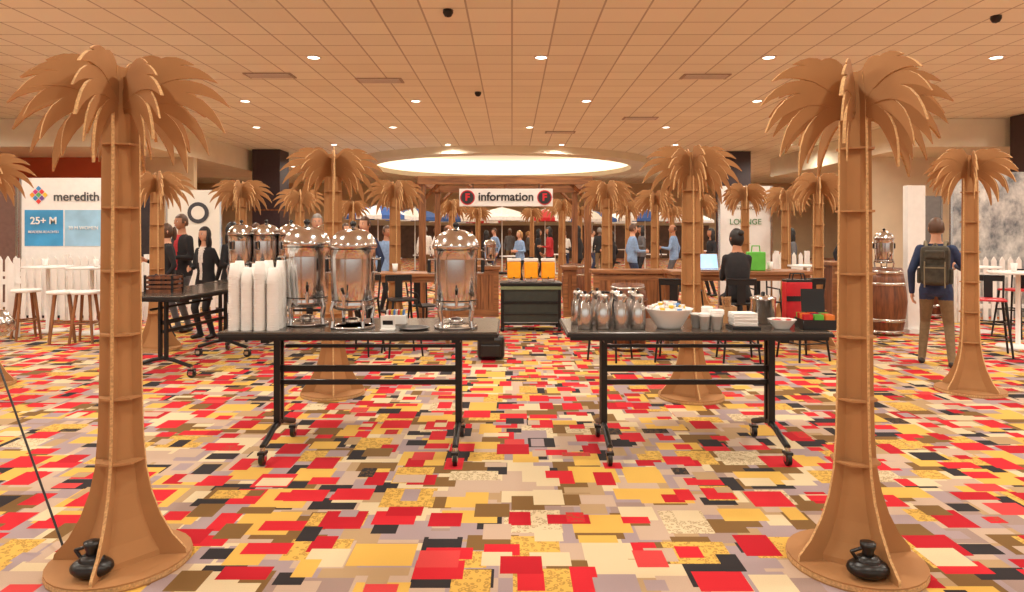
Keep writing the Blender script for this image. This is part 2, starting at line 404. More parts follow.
def pitcher_mesh():
    mb=MB()
    mb.lathe([(0,0),(.052,0),(.056,.01),(.056,.12),(.05,.17),(.038,.205),(.036,.225),(.042,.24),(.042,.25),(.03,.262),(0,.265)],(0,0,0),STEEL,24)
    mb.lathe([(0,.262),(.012,.264),(.014,.28),(0,.284)],(0,0,0),BLKP,12)
    mb.tube([(.045,0,.2),(.085,0,.215),(.095,0,.17),(.085,0,.09),(.055,0,.07)],.007,BLKP,8)
    mb.cone((-.035,0,.21),(-.065,0,.24),.018,.008,STEEL,10)
    return fixnorm(mb.mesh('steel_coffee_pitcher'))
pt=pitcher_mesh()
for px,d,r in [(585,4.8,1.9),(603,4.8,1.7),(621,4.8,2.1),(638,4.8,1.8),(578,5.05,1.3),(597,5.05,1.2),(615,5.05,1.5),(633,5.05,1.3)]:
    put('steel_coffee_pitcher',pt,(PX(px,d),d,TH),r,scale=.94)
mb=MB(); mb.lathe([(0,0),(.08,0),(.09,.015),(.165,.135),(.17,.14),(.16,.14),(.085,.02),(0,.018)],(0,0,0),CER,32)
mb.lathe([(.145,.11),(.1,.15),(.0,.175)],(0,0,0),CER,16)
for k in range(60):
    a=random.uniform(0,6.28); r=.14*math.sqrt(random.random()); c=random.choice([CER,CER,mat('pale_pink',(230,190,180)),mat('blue_packet',(90,140,200)),CER,mat('yellow_packet',(230,190,60))])
    mb.lathe([(0,0),(.014,0),(.019,.02),(0,.021)],(r*math.cos(a),r*math.sin(a),.118+.06*(1-r/.15)+random.uniform(0,.01)),c,8)
mb.build('creamer_bowl',(PX(669,4.85),4.85,TH))
mb=MB()
for (x,y,n) in [(-.08,0,1),(.0,0,5),(.085,.02,3),(.04,-.09,4),(-.045,-.09,2)]:
    prof=[(0,0),(.027,0),(.038,.09)]
    for k in range(n): prof+=[(.0415,.09+k*.012),(.0415,.096+k*.012),(.039,.0965+k*.012)]
    prof+=[(.036,.09+n*.012),(.03,.05),(0,.05)]
    mb.lathe(prof,(x,y,0),PAPER,18)
mb.build('paper_cups',(PX(708,4.85),4.87,TH))
mb=MB()
for (a,b) in [((.1,.004),(0,-.05)),((.1,.004),(0,.05)),((.004,.1),(-.05,0)),((.004,.1),(.05,0))]: mb.box((b[0],b[1],.06),(a[0],a[1],.12),LWOOD)
mb.box((0,0,.004),(.1,.1,.008),LWOOD)
for k in range(30): mb.cone((random.uniform(-.04,.04),random.uniform(-.04,.04),.01),(random.uniform(-.045,.045),random.uniform(-.045,.045),.19),.002,.002,LWOOD,5)
mb.build('stirrer_holder',(PX(728,5.15),5.15,TH))
mb=MB(); mb.box((0,0,.01),(.2,.17,.02),BLKP,bev=.004)
for k in range(9): mb.box((random.uniform(-.004,.004),random.uniform(-.004,.004),.028+k*.01),(.165,.14,.009),PAPER,rz=random.uniform(-.04,.04),bev=.002)
mb.build('napkin_stack',(PX(743,4.82),4.82,TH))
mb=MB(); mb.lathe([(0,0),(.085,0),(.09,.01),(.09,.17),(.094,.175),(.094,.19),(.05,.205),(.0,.21)],(0,0,0),STEEL,28); mb.lathe([(0,.208),(.015,.21),(.015,.23),(0,.235)],(0,0,0),BLKP,12); mb.build('sugar_canister',(PX(763,5.12),5.12,TH))
mb=MB(); mb.lathe([(0,0),(.05,0),(.055,.01),(.095,.065),(.098,.068),(.09,.068),(.05,.014),(0,.012)],(0,0,0),CER,28)
for k in range(14):
    a=random.uniform(0,6.28); r=.06*random.random(); mb.box((r*math.cos(a),r*math.sin(a),.05+random.random()*.015),(.05,.03,.006),random.choice([CER,RED,mat('pale_pink',(230,190,180))]),rz=a)
mb.lathe([(.07,.045),(0,.055)],(0,0,0),CER,16)
mb.build('packet_bowl',(PX(782,4.8),4.8,TH))
mb=MB(); mb.box((0,0,.012),(.22,.2,.024),BLKP,bev=.004)
for yy in(-.098,.098): mb.box((0,yy,.04),(.22,.006,.06),BLKP)
for xx in(-.108,-.036,.036,.108): mb.box((xx,0,.04),(.005,.2,.06),BLKP)
mb.box((.02,.11,.17),(.16,.01,.2),BLKP,R=Matrix.Rotation(-.15,4,'X'))
for k in range(3):
    for q in range(10): mb.box((-.072+k*.072,-.085+q*.018,.065),(.06,.008,.08),[RED,mat('orange_packet',(220,120,40)),RED,GREEN,mat('plum_packet',(120,40,80))][(k*3+q//3)%5])
mb.build('tea_box',(PX(815,4.82),4.82,TH),-.1)
mb=MB(); mb.box((0,0,.15),(.2,.1,.30),RED,bev=.01); mb.box((0,-.051,.17),(.2,.004,.04),BLKP); mb.box((0,0,.305),(.2,.1,.02),BLKP,bev=.004)
for sy in(-.03,.03): mb.tube([(-.05,sy,.31),(-.04,sy,.36),(.04,sy,.36),(.05,sy,.31)],.005,BLKP,6)
mb.build('red_gift_bag',(PX(797,5.27),5.27,TH))
mb=MB(); mb.box((0,0,.02),(.3,.24,.04),DWOOD)
for z in(.07,.12,.17):
    for yy in(-.12,.12): mb.box((0,yy,z),(.31,.012,.03),DWOOD)
    for xx in(-.15,.15): mb.box((xx,0,z),(.012,.24,.03),DWOOD)
for xx in(-.15,.15):
    for yy in(-.12,.12): mb.box((xx,yy,.1),(.02,.02,.2),BLK)
for k in range(10): mb.box((-.12+k*.026,0,.12),(.015,.18,.15),random.choice([BLKP,DWOOD,PURP]))
mb.build('condiment_crate',(PX(164,7.7),7.7,TH))
# ------------------------------------------------------------ furniture
def counter(name,px0,px1,d,h,dep=.6,front=WOODV):
    w=(px1-px0)*d/F; mb=MB()
    mb.box((0,dep/2,h-.03),(w,dep,.06),WOOD,bev=.008)
    n=max(3,int(w/.16)); pw=(w-.12)/n
    for k in range(n): mb.box((-w/2+.06+pw*(k+.5),.06,(h-.06)/2+.03),(pw-.008,.03,h-.12),front)
    mb.box((0,dep/2+.03,(h-.06)/2),(w-.14,dep-.16,h-.07),DWOOD)
    mb.box((0,.045,h-.12),(w-.08,.02,.08),WOOD); mb.box((0,.045,.07),(w-.08,.02,.14),WOOD)
    for s in(-1,1): mb.box((s*(w/2-.07),.045,h/2-.03),(.09,.03,h-.06),WOOD)
    return mb.build(name,(PX((px0+px1)/2,d),d,0))
counter('information_desk',436,500,12.8,.95); counter('information_desk',562,578,12.8,.95)
counter('wooden_bar_counter',592,672,10.25,1.03,.4); counter('wooden_bar_counter',832,866,11.3,1.1)
def pergola():
    mb=MB(); W=3.05; D=2.6; h=2.58
    for sx in(-1,1):
        for y in(0,D):
            mb.box((sx*W/2,y,h/2-.03),(.12,.12,h-.06),WOODV)
            mb.box((sx*W/2,y,.06),(.18,.18,.12),WOODV)
            mb.cone((sx*W/2,y,h-.4),(sx*(W/2-.35),y,h-.05),.035,.035,WOODV,4,False)
        mb.box((sx*W/2,D/2,h-.05),(.07,D,.12),WOOD)
    for y in(0,D): mb.box((0,y-.07,h-.03),(W+.16,.05,.15),WOOD)
    for k in range(5): mb.box((-W/2+k*W/4,D/2,h-.0),(.05,D,.05),WOOD)
    return mb.build('wooden_pergola',(PX(505,12.55),12.6,0))
pg=pergola()
root=bpy.data.objects.new('information_sign',None); sc.collection.objects.link(root); sx,sy,sz=PX(506,12.4),12.42,PZ(197.5,12.4); root.location=(sx,sy,sz)
mb=MB(); mb.box((0,0,0),(1.7,.03,.32),WHITE,bev=.004)
INK=mat('sign_ink',(40,38,40),.5); 
for s in(-1,1):
    mb.cone((s*.7,-.012,0),(s*.7,-.02,0),.135,.135,RED,32); mb.cone((s*.7,-.018,0),(s*.7,-.024,0),.115,.115,INK,32)
    mb.cone((s*.6,0,.15),(s*.6,0,.26),.006,.006,BLK,6)
mb.build('sign_board',parent=root)
text('information',.215,(0,-.02,.01),INK,root,bold=.005)
for s in(-1,1): text('F',.18,(s*.7,-.028,0),RED,root,name='sign_letter',bold=.008)
# juice cart
mb=MB(); w=1.0; d_=.6; h=.78
mb.box((0,0,h-.02),(w,d_,.04),BLK,bev=.006)
for xx in(-1,1):
    for yy in(-1,1): mb.box((xx*(w/2-.04),yy*(d_/2-.04),h/2+.02),(.05,.05,h-.08),BLK); mb.lathe([(0,0),(.03,0),(.035,.03),(.03,.06),(0,.06)],(xx*(w/2-.04),yy*(d_/2-.04),0),BLKP,12)
mb.box((0,0,.12),(w-.06,d_-.06,.03),BLK); mb.box((0,0,.45),(w-.06,d_-.06,.02),BLK)
mb.box((0,-d_/2+.05,.45),(w-.08,.02,.6),mat('cart_panel',(44,50,44),.5)); mb.box((0,-d_/2+.02,.7),(w-.02,.02,.05),mat('cart_cloth',(120,130,96),.8))
for k in range(2): mb.box((0,-d_/2+.03,.28+k*.2),(w-.1,.02,.012),BLKP)
cart=mb.build('serving_cart',(PX(531,10.95),11.25,0))
JU=mat('orange_juice',(250,160,20),.3,var=.1,emit=.15)
for k,px in enumerate((514,531,548)):
    mb=MB(); mb.box((0,0,.03),(.2,.2,.06),STEEL,bev=.01); mb.box((0,0,.2),(.22,.19,.27),JU,bev=.02); mb.box((0,0,.365),(.23,.2,.05),CER,bev=.012); mb.box((0,0,.4),(.08,.08,.02),BLKP)
    mb.cone((0,-.1,.08),(0,-.14,.08),.015,.012,BLKP,8); mb.build('juice_dispenser',(PX(px,11.2),11.2,h))
def barrel():
    mb=MB(); mb.lathe([(0,0),(.25,0),(.29,.2),(.315,.42),(.325,.52),(.315,.62),(.29,.84),(.25,1.04),(.25,1.0),(0,1.0)],(0,0,0),DWOOD,28)
    for z,r in((.06,.265),(.24,.3),(.8,.3),(.98,.265)): mb.lathe([(r-.002,-.025),(r+.007,-.025),(r+.007,.025),(r-.002,.025)],(0,0,z),STEEL,28)
    return fixnorm(mb.mesh('wooden_barrel'))
bmesh_b=barrel()
for px,d,s in [(884,10.7,1),(628,9.3,.86),(575,14.2,.9),(925,12.8,1)]: put('wooden_barrel',bmesh_b,(PX(px,d),d,0),scale=s)
urn('coffee_urn',(PX(852,11.5),11.6,1.1),.85); urn('coffee_urn',(PX(884,10.7),10.7,1.0),.85)
urn('coffee_urn',(PX(490,13.1),13.1,.95),.7)
def stool_metal(seat,name,h=.72,back=True):
    mb=MB(); mb.box((0,0,h),(.34,.34,.03),seat,bev=.012)
    for sx in(-1,1):
        for sy in(-1,1): mb.cone((sx*.15,sy*.15,h-.01),(sx*.22,sy*.22,0),.017,.013,BLK,8)
    for z in(.22,.42):
        r=.22-.07*z/h
        for s in(-1,1): mb.cone((-r,s*r,z),(r,s*r,z),.01,.01,BLK,6); mb.cone((s*r,-r,z),(s*r,r,z),.01,.01,BLK,6)
    if back:
        mb.tube([(-.16,.15,h),(-.17,.19,h+.3),(.17,.19,h+.3),(.16,.15,h)],.013,BLK,8); mb.box((0,.18,h+.15),(.1,.01,.3),BLK); mb.box((0,.19,h+.27),(.33,.012,.08),BLK)
    return fixnorm(mb.mesh(name))
sm=stool_metal(RED,'bar_stool'); smb=stool_metal(BLKP,'bar_stool'); 
put('bar_stool',sm,(PX(990,8.9),8.9,0),-.5); put('bar_stool',sm,(PX(1016,10.4),10.4,0),-1.2)
put('bar_stool',smb,(PX(738,8.5),8.5,0),math.pi-.1)
put('bar_stool',smb,(PX(668,8.9),8.5,0),2.8); put('bar_stool',smb,(PX(790,9),8.6,0),3.4)
def chair_mesh():
    mb=MB(); h=.46; mb.box((0,0,h),(.38,.38,.025),BLK,bev=.01)
    for sx in(-1,1):
        for sy in(-1,1): mb.cone((sx*.17,sy*.17,h),(sx*.2,sy*.21,0),.018,.013,BLK,8)
    mb.tube([(-.17,.17,h),(-.2,.22,.82),(-.12,.23,.86),(.12,.23,.86),(.2,.22,.82),(.17,.17,h)],.014,BLK,8)
    mb.box((0,.2,.65),(.12,.008,.4),BLK)
    for s in(-1,1): mb.tube([(s*.19,.2,.68),(s*.22,-.08,.66),(s*.19,-.16,h)],.012,BLK,8)
    return fixnorm(mb.mesh('metal_chair'))
cm=chair_mesh()
put('bar_stool',smb,(PX(402,8.9),8.9,0),.4); put('bar_stool',smb,(PX(362,9.0),9.0,0),-.3)
for px,d,r in [(425,10.6,.8),(640,12.5,2),(765,11.2,.3),(800,10.9,2.5),(690,13.2,1),(610,8.6,2.5)]: put('metal_chair',cm,(PX(px,d),d,0),r)
def hightable(name,px,d,w,dep,h,top=WOOD):
    mb=MB(); mb.box((0,0,h-.025),(w,dep,.05),top,bev=.006)
    for sx in(-1,1):
        for sy in(-1,1): mb.box((sx*(w/2-.06),sy*(dep/2-.06),(h-.05)/2),(.06,.06,h-.05),WOODV)
        mb.box((sx*(w/2-.06),0,.2),(.04,dep-.14,.06),WOODV)
    mb.box((0,0,.2),(w-.14,.05,.06),WOODV); mb.box((0,0,h-.09),(w-.1,dep-.1,.08),WOOD)
    return mb.build(name,(PX(px,d),d,0))
hightable('high_table',735,9.5,1.9,.65,1.07); hightable('high_table',398,9.85,1.6,.6,1.02)
def laptop(loc,rz):
    mb=MB(); mb.box((0,0,.008),(.34,.23,.016),STEEL,bev=.003); R=Matrix.Rotation(-.25,4,'X')
    mb.box((0,.14,.12),(.34,.01,.22),STEEL,R=R); mb.box((0,.134,.12),(.32,.004,.2),mat('screen_glow',(150,195,235),.3,emit=1),R=R)
    return mb.build('laptop',loc,rz)
laptop((PX(710,9.4),9.4,1.07),.1); laptop((PX(460,13.1),13.1,.95),.2)
def ctable(px,d,h=1.05,r=.36,m=WHITE):
    mb=MB(); mb.lathe([(0,0),(r*.72,0),(r*.72,.015),(.05,.03),(.03,.05),(.03,h-.04),(.08,h-.03),(r,h-.03),(r,h),(0,h)],(0,0,0),m,32); return mb.build('cocktail_table',(PX(px,d),d,0))
ctable(48,11),ctable(92,10.8),ctable(1018,9.5,1.05,.36);ctable(805,12.4,1.0,.3); ctable(975,11.0)
def cup(px,d,h):
    mb=MB(); mb.lathe([(0,0),(.03,0),(.042,.12),(.04,.12),(.0,.115)],(0,0,0),PAPER,14); mb.build('paper_cup',(PX(px,d),d,h))
cup(45,10.95,1.05); cup(96,10.75,1.05); cup(1014,9.45,1.05); cup(770,9.4,1.07); cup(690,9.5,1.07); cup(395,9.9,1.02)
def wstool():
    mb=MB(); h=.68; mb.lathe([(0,h-.04),(.17,h-.04),(.18,h-.02),(.17,h),(0,h)],(0,0,0),WHITE,24)
    for k in range(4):
        a=k*math.pi/2+.78; mb.cone((.11*math.cos(a),.11*math.sin(a),h-.03),(.2*math.cos(a),.2*math.sin(a),0),.022,.017,WOODV,8)
    for k in range(4):
        a=k*math.pi/2+.78;b=a+math.pi/2; r=.165; mb.cone((r*math.cos(a),r*math.sin(a),.26),(r*math.cos(b),r*math.sin(b),.26),.012,.012,WOODV,6)
    return fixnorm(mb.mesh('wooden_stool'))
ws=wstool()
for px,d in [(62,9.9),(86,9.9),(26,10.2)]: put('wooden_stool',ws,(PX(px,d),d,0),random.random(),scale=1.1)
def fence(L,loc,rz):
    mb=MB(); n=int(L/.14)
    for k in range(n):
        x=-L/2+.07+k*.14; mb.prism([(x-.042,.03),(x+.042,.03),(x+.042,1.1),(x,1.17),(x-.042,1.1)],.02,WHITE,Matrix.Identity(4))
    for z in(.3,.85): mb.box((0,.025,z),(L,.03,.08),WHITE)
    for s in(-1,0,1): mb.box((s*(L/2-.05),.06,.6),(.08,.08,1.2),WHITE)
    return mb.build('picket_fence',loc,rz)
fence(3.0,(-8.0,12.2,0),0); fence(2.4,(-5.2,12.9,0),.1); fence(1.6,(-8.1,9.9,0),.7); fence(3.0,(9.3,11.9,0),-.05); fence(1.4,(5.6,14.4,0),0)
# booths
root=bpy.data.objects.new('booth_banner',None); sc.collection.objects.link(root); d=12.8; root.location=(PX(64,d),d,0)
mb=MB(); W=83*d/F; hz=PZ(178,d)
mb.box((0,0,hz/2+.02),(W,.04,hz-.04),WHITE); mb.box((0,.06,.02),(W,.3,.04),BLK)
for s in(-1,1): mb.box((s*(W/2+.02),0,hz/2),(.04,.06,hz),STEEL)
TEAL=mat('banner_teal',(60,150,205),.5,var=.3,scale=1.5); TEAL2=mat('banner_pale_blue',(150,195,225),.5,var=.25,scale=2)
mb.box((-.36,-.024,PZ(228,d)),(.72,.006,36*d/F),TEAL); mb.box((.38,-.024,PZ(228,d)),(.7,.006,36*d/F),TEAL2)
cols=[(220,60,60),(60,140,200),(240,150,40),(110,70,150),(90,170,90),(210,60,130),(250,200,60)]
for i in range(3):
    for j in range(3):
        mb.box((-.46+(i-j)*.06,-.026,PZ(195,d)+(i+j-2)*.06),(.07,.006,.07),mat('logo_tile_%d'%((i*3+j)%7),cols[(i*3+j)%7]),R=Matrix.Rotation(math.pi/4,4,'Y'))
mb.build('banner_panel',parent=root)
text('meredith',.235,(.25,-.03,PZ(197,d)),mat('grey_ink',(70,70,72)),root,bold=.003); text('25+ M',.19,(-.36,-.035,PZ(221,d)),WHITE,root,name='banner_caption',bold=.003); text('READERS REACHED',.065,(-.36,-.035,PZ(232,d)),WHITE,root,name='banner_caption'); text('30 M WOMEN',.09,(.38,-.035,PZ(228,d)),WHITE,root,name='banner_caption')
def panel(name,px0,px1,d,ptop,m,extra=None,rz=0,hbot=0):
    W=(px1-px0)*d/F; hz=PZ(ptop,d); mb=MB(); mb.box((0,0,(hz+hbot)/2+.02),(W,.04,hz-hbot-.04),m); 
    for s in(-1,1): mb.box((s*(W/2+.02),0,hz/2),(.035,.05,hz),STEEL); mb.box((s*(W/2),0,.02),(.08,.5,.04),BLK)
    return mb.build(name,(PX((px0+px1)/2,d),d,0),rz)
CREAM=mat('backdrop_cream',(232,226,214),.7,var=.05,scale=1)
o=panel('projection_screen',168,220,14.2,190,CREAM); mb=MB(); mb.cone((0,-.03,0),(0,-.04,0),.22,.22,mat('screen_dark',(60,60,64)),24); mb.cone((0,-.036,0),(0,-.045,0),.14,.14,CREAM,24); c=mb.build('screen_logo',(.1,0,2.0),parent=o)
panel('booth_backdrop',112,162,15,190,mat('backdrop_dark',(54,46,50),.8))
panel('booth_backdrop',-60,16,14,182,mat('backdrop_brown',(110,80,70),.8))
o=panel('welcome_banner',720,770,12.9,186,WHITE); 
t=text('WELCOME TO\nPROGRAMMATIC\nPOWER HOUSE',.1,(0,-.03,PZ(203,12.9)),mat('brown_ink',(120,90,50)),o,name='banner_caption')
t=text('LOUNGE',.15,(0,-.03,PZ(222,12.9)),mat('green_ink',(70,130,80)),o,name='banner_caption')
m=bpy.data.materials.new('snow_mural'); m.use_nodes=True; nt=m.node_tree; b=nt.nodes['Principled BSDF']
tc=nt.nodes.new('ShaderNodeTexCoord'); mp=nt.nodes.new('ShaderNodeMapping'); mp.inputs['Scale'].default_value=(1.3,1,1.0); nz=nt.nodes.new('ShaderNodeTexNoise'); nz.inputs['Scale'].default_value=1.6; nz.inputs['Detail'].default_value=10; nz.inputs['Roughness'].default_value=.72
r=nt.nodes.new('ShaderNodeValToRGB'); r.color_ramp.elements[0].position=.38; r.color_ramp.elements[0].color=(*lin((84,90,98)),1); r.color_ramp.elements[1].position=.62; r.color_ramp.elements[1].color=(*lin((214,210,204)),1)
nt.links.new(tc.outputs['Object'],mp.inputs[0]); nt.links.new(mp.outputs[0],nz.inputs['Vector']); nt.links.new(nz.outputs['Fac'],r.inputs[0]); nt.links.new(r.outputs[0],b.inputs['Base Color'])
panel('snowy_forest_backdrop',952,1100,12.6,172,m)
mb=MB(); mb.box((0,0,1.17),(.28,.14,2.34),WHITE,bev=.005); mb.box((0,0,.03),(.32,.3,.06),WHITE); mb.build('booth_pillar',(6.42,10.9,0))
panel('booth_backdrop',906,940,13.6,196,mat('backdrop_grey',(120,112,108),.8))
# umbrellas
def umb(cols):
    mb=MB(); n=8; R=1.15; hb=2.17; ht=2.55
    for k in range(n):
        a=2*math.pi*k/n; b=2*math.pi*(k+1)/n; m=cols[k%len(cols)]
        def P(r,z,t): return (r*math.cos(t),r*math.sin(t),z)
        mb.add([P(0,ht,a),P(R*.55,ht-.15,a),P(R*.55,ht-.15,b),P(R,hb,a),P(R,hb,b),P(R,hb-.13,a),P(R,hb-.13,b)],[(0,1,2),(1,3,4,2),(3,5,6,4)],m)
        mb.cone(P(.03,2.3,a),P(R,hb,a),.008,.008,STEEL,5)
    mb.cone((0,0,.05),(0,0,2.6),.022,.022,WHITE,12); mb.lathe([(0,0),(.28,0),(.28,.05),(.05,.09),(0,.09)],(0,0,0),BLK,20)
    return mb.build
BL=mat('umbrella_blue',(60,100,170),.7); UW=mat('umbrella_white',(240,236,228),.7,emit=.1); 
for px,d,c in [(378,24,[BL,UW]),(415,27,[BL,BL,UW]),(455,30,[UW,BL]),(502,26,[UW,UW]),(545,28,[UW,RED]),(592,30,[BL,UW]),(645,28,[UW,BL]),(478,34,[UW,RED]),(615,35,[UW,UW]),(690,33,[UW,RED])]:
    umb(c)('patio_umbrella',(PX(px,d),d,0),.3,False)
    ctable(px+10,d-1.6,.75,.45)
# misc floor items
mb=MB(); mb.box((0,0,.15),(.34,.2,.3),BLKP,bev=.05); mb.tube([(-.1,0,.28),(-.07,0,.4),(.07,0,.4),(.1,0,.28)],.012,BLKP,8); mb.box((0,-.11,.12),(.24,.04,.16),BLKP,bev=.015); mb.build('black_backpack',(PX(491,8.6),8.6,0))
mb=MB(); mb.box((0,0,.13),(.24,.12,.26),GREEN,bev=.015); mb.tube([(-.06,0,.25),(-.05,0,.34),(.05,0,.34),(.06,0,.25)],.008,GREEN,6); mb.build('green_tote_bag',(PX(757,9.3),9.35,1.07))
def weight(px,d):
    mb=MB()
    mb.ball((0,0,.045),(.095,.07,.045),BLKP,20,12)
    mb.ball((0,.0,.075),(.06,.05,.035),BLKP,16,10)
    mb.lathe([(0,.09),(.03,.09),(.024,.12),(.034,.145),(.034,.16),(0,.162)],(0,0,0),BLKP,16)
    mb.tube([(-.05,0,.085),(-.075,0,.12),(-.03,0,.135)],.008,BLKP,8)
    mb.build('black_base_weight',(PX(px,d),d,.035))
weight(92,3.1); weight(868,3.09)
mb=MB(); p0=Vector((PX(68,3.3),3.3,PZ(552,3.3))); p1=Vector((PX(-12,4.0),4.0,PZ(335,4.0)))
b0=Vector((p0.x,p0.y,.012))
mb.tube([b0,p1],.006,BLKP,8)
mb.tube([p1,(p1.x-.25,p1.y+.25,.01)],.007,BLKP,8); mb.tube([p1,(p1.x-.45,p1.y-.35,.01)],.007,BLKP,8)
mb.lathe([(0,.13),(.05,.12),(.085,.07),(.095,.0),(.09,.0),(.045,-.03),(0,-.03)],(p1.x+.03,p1.y+.02,p1.z+.02),STEEL,24)
mb.build('lamp_tripod')
# ------------------------------------------------------------ people
SKINS=[mat('skin_light',(214,160,130),.55,var=.05),mat('skin_tan',(180,124,92),.55,var=.05),mat('skin_dark',(112,72,52),.55,var=.05)]
EYE=mat('eye_dark',(30,22,20),.2); LIP=mat('lip',(170,90,80),.5); SHOE=mat('shoe_leather',(40,30,26),.4)
HAIRS=dict(black=mat('hair_black',(24,20,20),.5),brown=mat('hair_brown',(84,56,38),.5),blond=mat('hair_blond',(170,130,80),.5),grey=mat('hair_grey',(130,124,118),.5))
def fab(n,c): return mat('cloth_'+n,c,.85,var=.15,scale=25,bump=.2)
NAVY=fab('navy',(40,54,88)); CBLK=fab('black',(30,29,33)); KHAKI=fab('khaki',(120,98,70)); JEAN=fab('denim',(52,66,96)); LBLUE=fab('light_blue',(130,160,200)); GREY=fab('grey',(96,96,100)); CWHITE=fab('white',(224,220,214)); CRED=fab('red',(176,40,46)); TEALC=fab('teal',(30,100,120))
def ik(S,T,a,b,pole):
    S=Vector(S);T=Vector(T);d=T-S;L=min(d.length,(a+b)*.999);dn=d.normalized();T=S+dn*L
    x=(a*a-b*b+L*L)/(2*L); hh=math.sqrt(max(0,a*a-x*x)); p=Vector(pole); p=(p-dn*p.dot(dn)).normalized()
    return S+dn*x+p*hh,T
def person(top,pants,hair,skin,style='short',fem=False,pelvis=.93,lean=.03,feet=((-.11,0),(.11,.02)),hands=((-.24,-.08,.86),(.24,-.08,.86)),footz=0,coat=.10,vox=.018,headturn=0,shirt=None,kneepole=(0,-1,0),elbow=(.5,.7,-.4)):
    P=Vector((0,0,pelvis)); t=Vector((0,-math.sin(lean),math.cos(lean)))
    hw=.155 if fem else .178
    bones=[]
    raw=MB(); G=GREY
    secs=[(-.10,.10,.09),(-.07,.155,.115),(.0,.168,.122),(.12,.14 if fem else .15,.105),(.26,.15 if fem else .165,.118),(.38,hw-.005,.118),(.46,hw-.02,.1),(.50,.11,.082),(.54,.06,.06),(.60,.052,.056),(.66,.05,.05)]
    seg=20; vs=[];R=Matrix.Rotation(lean,3,'X')
    for z,a,b in secs:
        for i in range(seg):
            an=2*math.pi*i/seg; vs.append(P+R@Vector((a*math.cos(an),b*math.sin(an),z)))
    k=len(secs)
    raw.add(vs,[(j*seg+i,j*seg+(i+1)%seg,(j+1)*seg+(i+1)%seg,(j+1)*seg+i) for j in range(k-1) for i in range(seg)]+[tuple(range(seg))[::-1],tuple(range((k-1)*seg,k*seg))],G)
    def seg_(p1,p2,r1,r2,lab):
        raw.cone(p1,p2,r1,r2,G,14); raw.ball(p1,(r1,)*3,G,14,8); raw.ball(p2,(r2,)*3,G,14,8); bones.append((Vector(p1),Vector(p2),lab,max(r1,r2)))
    bones.append((P+R@Vector((0,0,-coat+.06)),P+R@Vector((0,0,.5)),'top',.15))
    bones.append((P+R@Vector((0,0,-.14)),P+R@Vector((0,0,-.12)),'pants',.15))
    bones.append((P+R@Vector((0,0,.56)),P+R@Vector((0,0,.7)),'skin',.06))
    wr=[]
    for sgn,hd in zip((-1,1),hands):
        S=P+R@Vector((sgn*(hw-.02),0,.455)); E,W=ik(S,hd,.29,.26,(sgn*elbow[0],elbow[1],elbow[2]))
        seg_(S,E,.06 if not fem else .05,.046 if not fem else .04,'top'); seg_(E,W,.045 if not fem else .04,.034 if not fem else .029,'top'); wr.append((E,W,sgn))
    for sgn,ft in zip((-1,1),feet):
        Hh=P+Vector((sgn*.09,0,-.03)); A=(ft[0],ft[1],.085+footz); K,A=ik(Hh,A,.43,.43,kneepole)
        seg_(Hh,K,.088,.058,'pants'); seg_(K,A,.058,.043,'pants')
        z0=A.z-.045
        seg_(Vector((A.x,A.y+.035,z0)),Vector((A.x+sgn*.02,A.y-.15,z0-.006)),.04,.036,'shoe')
    me=raw.mesh('tmp'); ob=bpy.data.objects.new('tmp',me); sc.collection.objects.link(ob)
    md=ob.modifiers.new('r','REMESH'); md.mode='VOXEL'; md.voxel_size=vox
    m2=ob.modifiers.new('s','SMOOTH'); m2.iterations=4; m2.factor=.5
    bpy.context.view_layer.update(); dg=bpy.context.evaluated_depsgraph_get(); e=bpy.data.meshes.new_from_object(ob.evaluated_get(dg))
    out=MB(); mm={'top':top,'pants':pants,'skin':skin,'shoe':SHOE}
    vs=[v.co.copy() for v in e.vertices]
    for v in vs: v.z=max(v.z,.0)
    groups={}
    Ri=R.inverted()
    for p in e.polygons:
        c=p.center; best=1e9;lab='top'
        for a,b,l,r in bones:
            ab=b-a; tt=max(0,min(1,(c-a).dot(ab)/max(1e-9,ab.length_squared))); dd=(c-(a+ab*tt)).length-r
            if dd<best: best=dd;lab=l
        lc=Ri@(c-P)
        if lab=='top' and lc.z<-coat and abs(lc.x)<.2: lab='pants'
        if lab=='pants' and lc.z>-coat and abs(lc.x)<.2 and abs(lc.y)<.16: lab='top'
        if lc.z>.525 and abs(lc.x)<.075: lab='skin'
        elif lab=='skin': lab='top'
        if shirt and lab=='top' and lc.y<-.05 and abs(lc.x)<.02+.09*max(0,lc.z-.1) and lc.z>.0: lab='shirt'
        groups.setdefault(lab,[]).append(tuple(p.vertices))
    if shirt: mm['shirt']=shirt
    out.v+=[tuple(v) for v in vs]
    for lab,fs in groups.items():
        kk=out.mi(mm[lab])
        for f in fs: out.f.append(f); out.m.append(kk); out.s.append(True)
    bpy.data.objects.remove(ob); bpy.data.meshes.remove(me); bpy.data.meshes.remove(e)
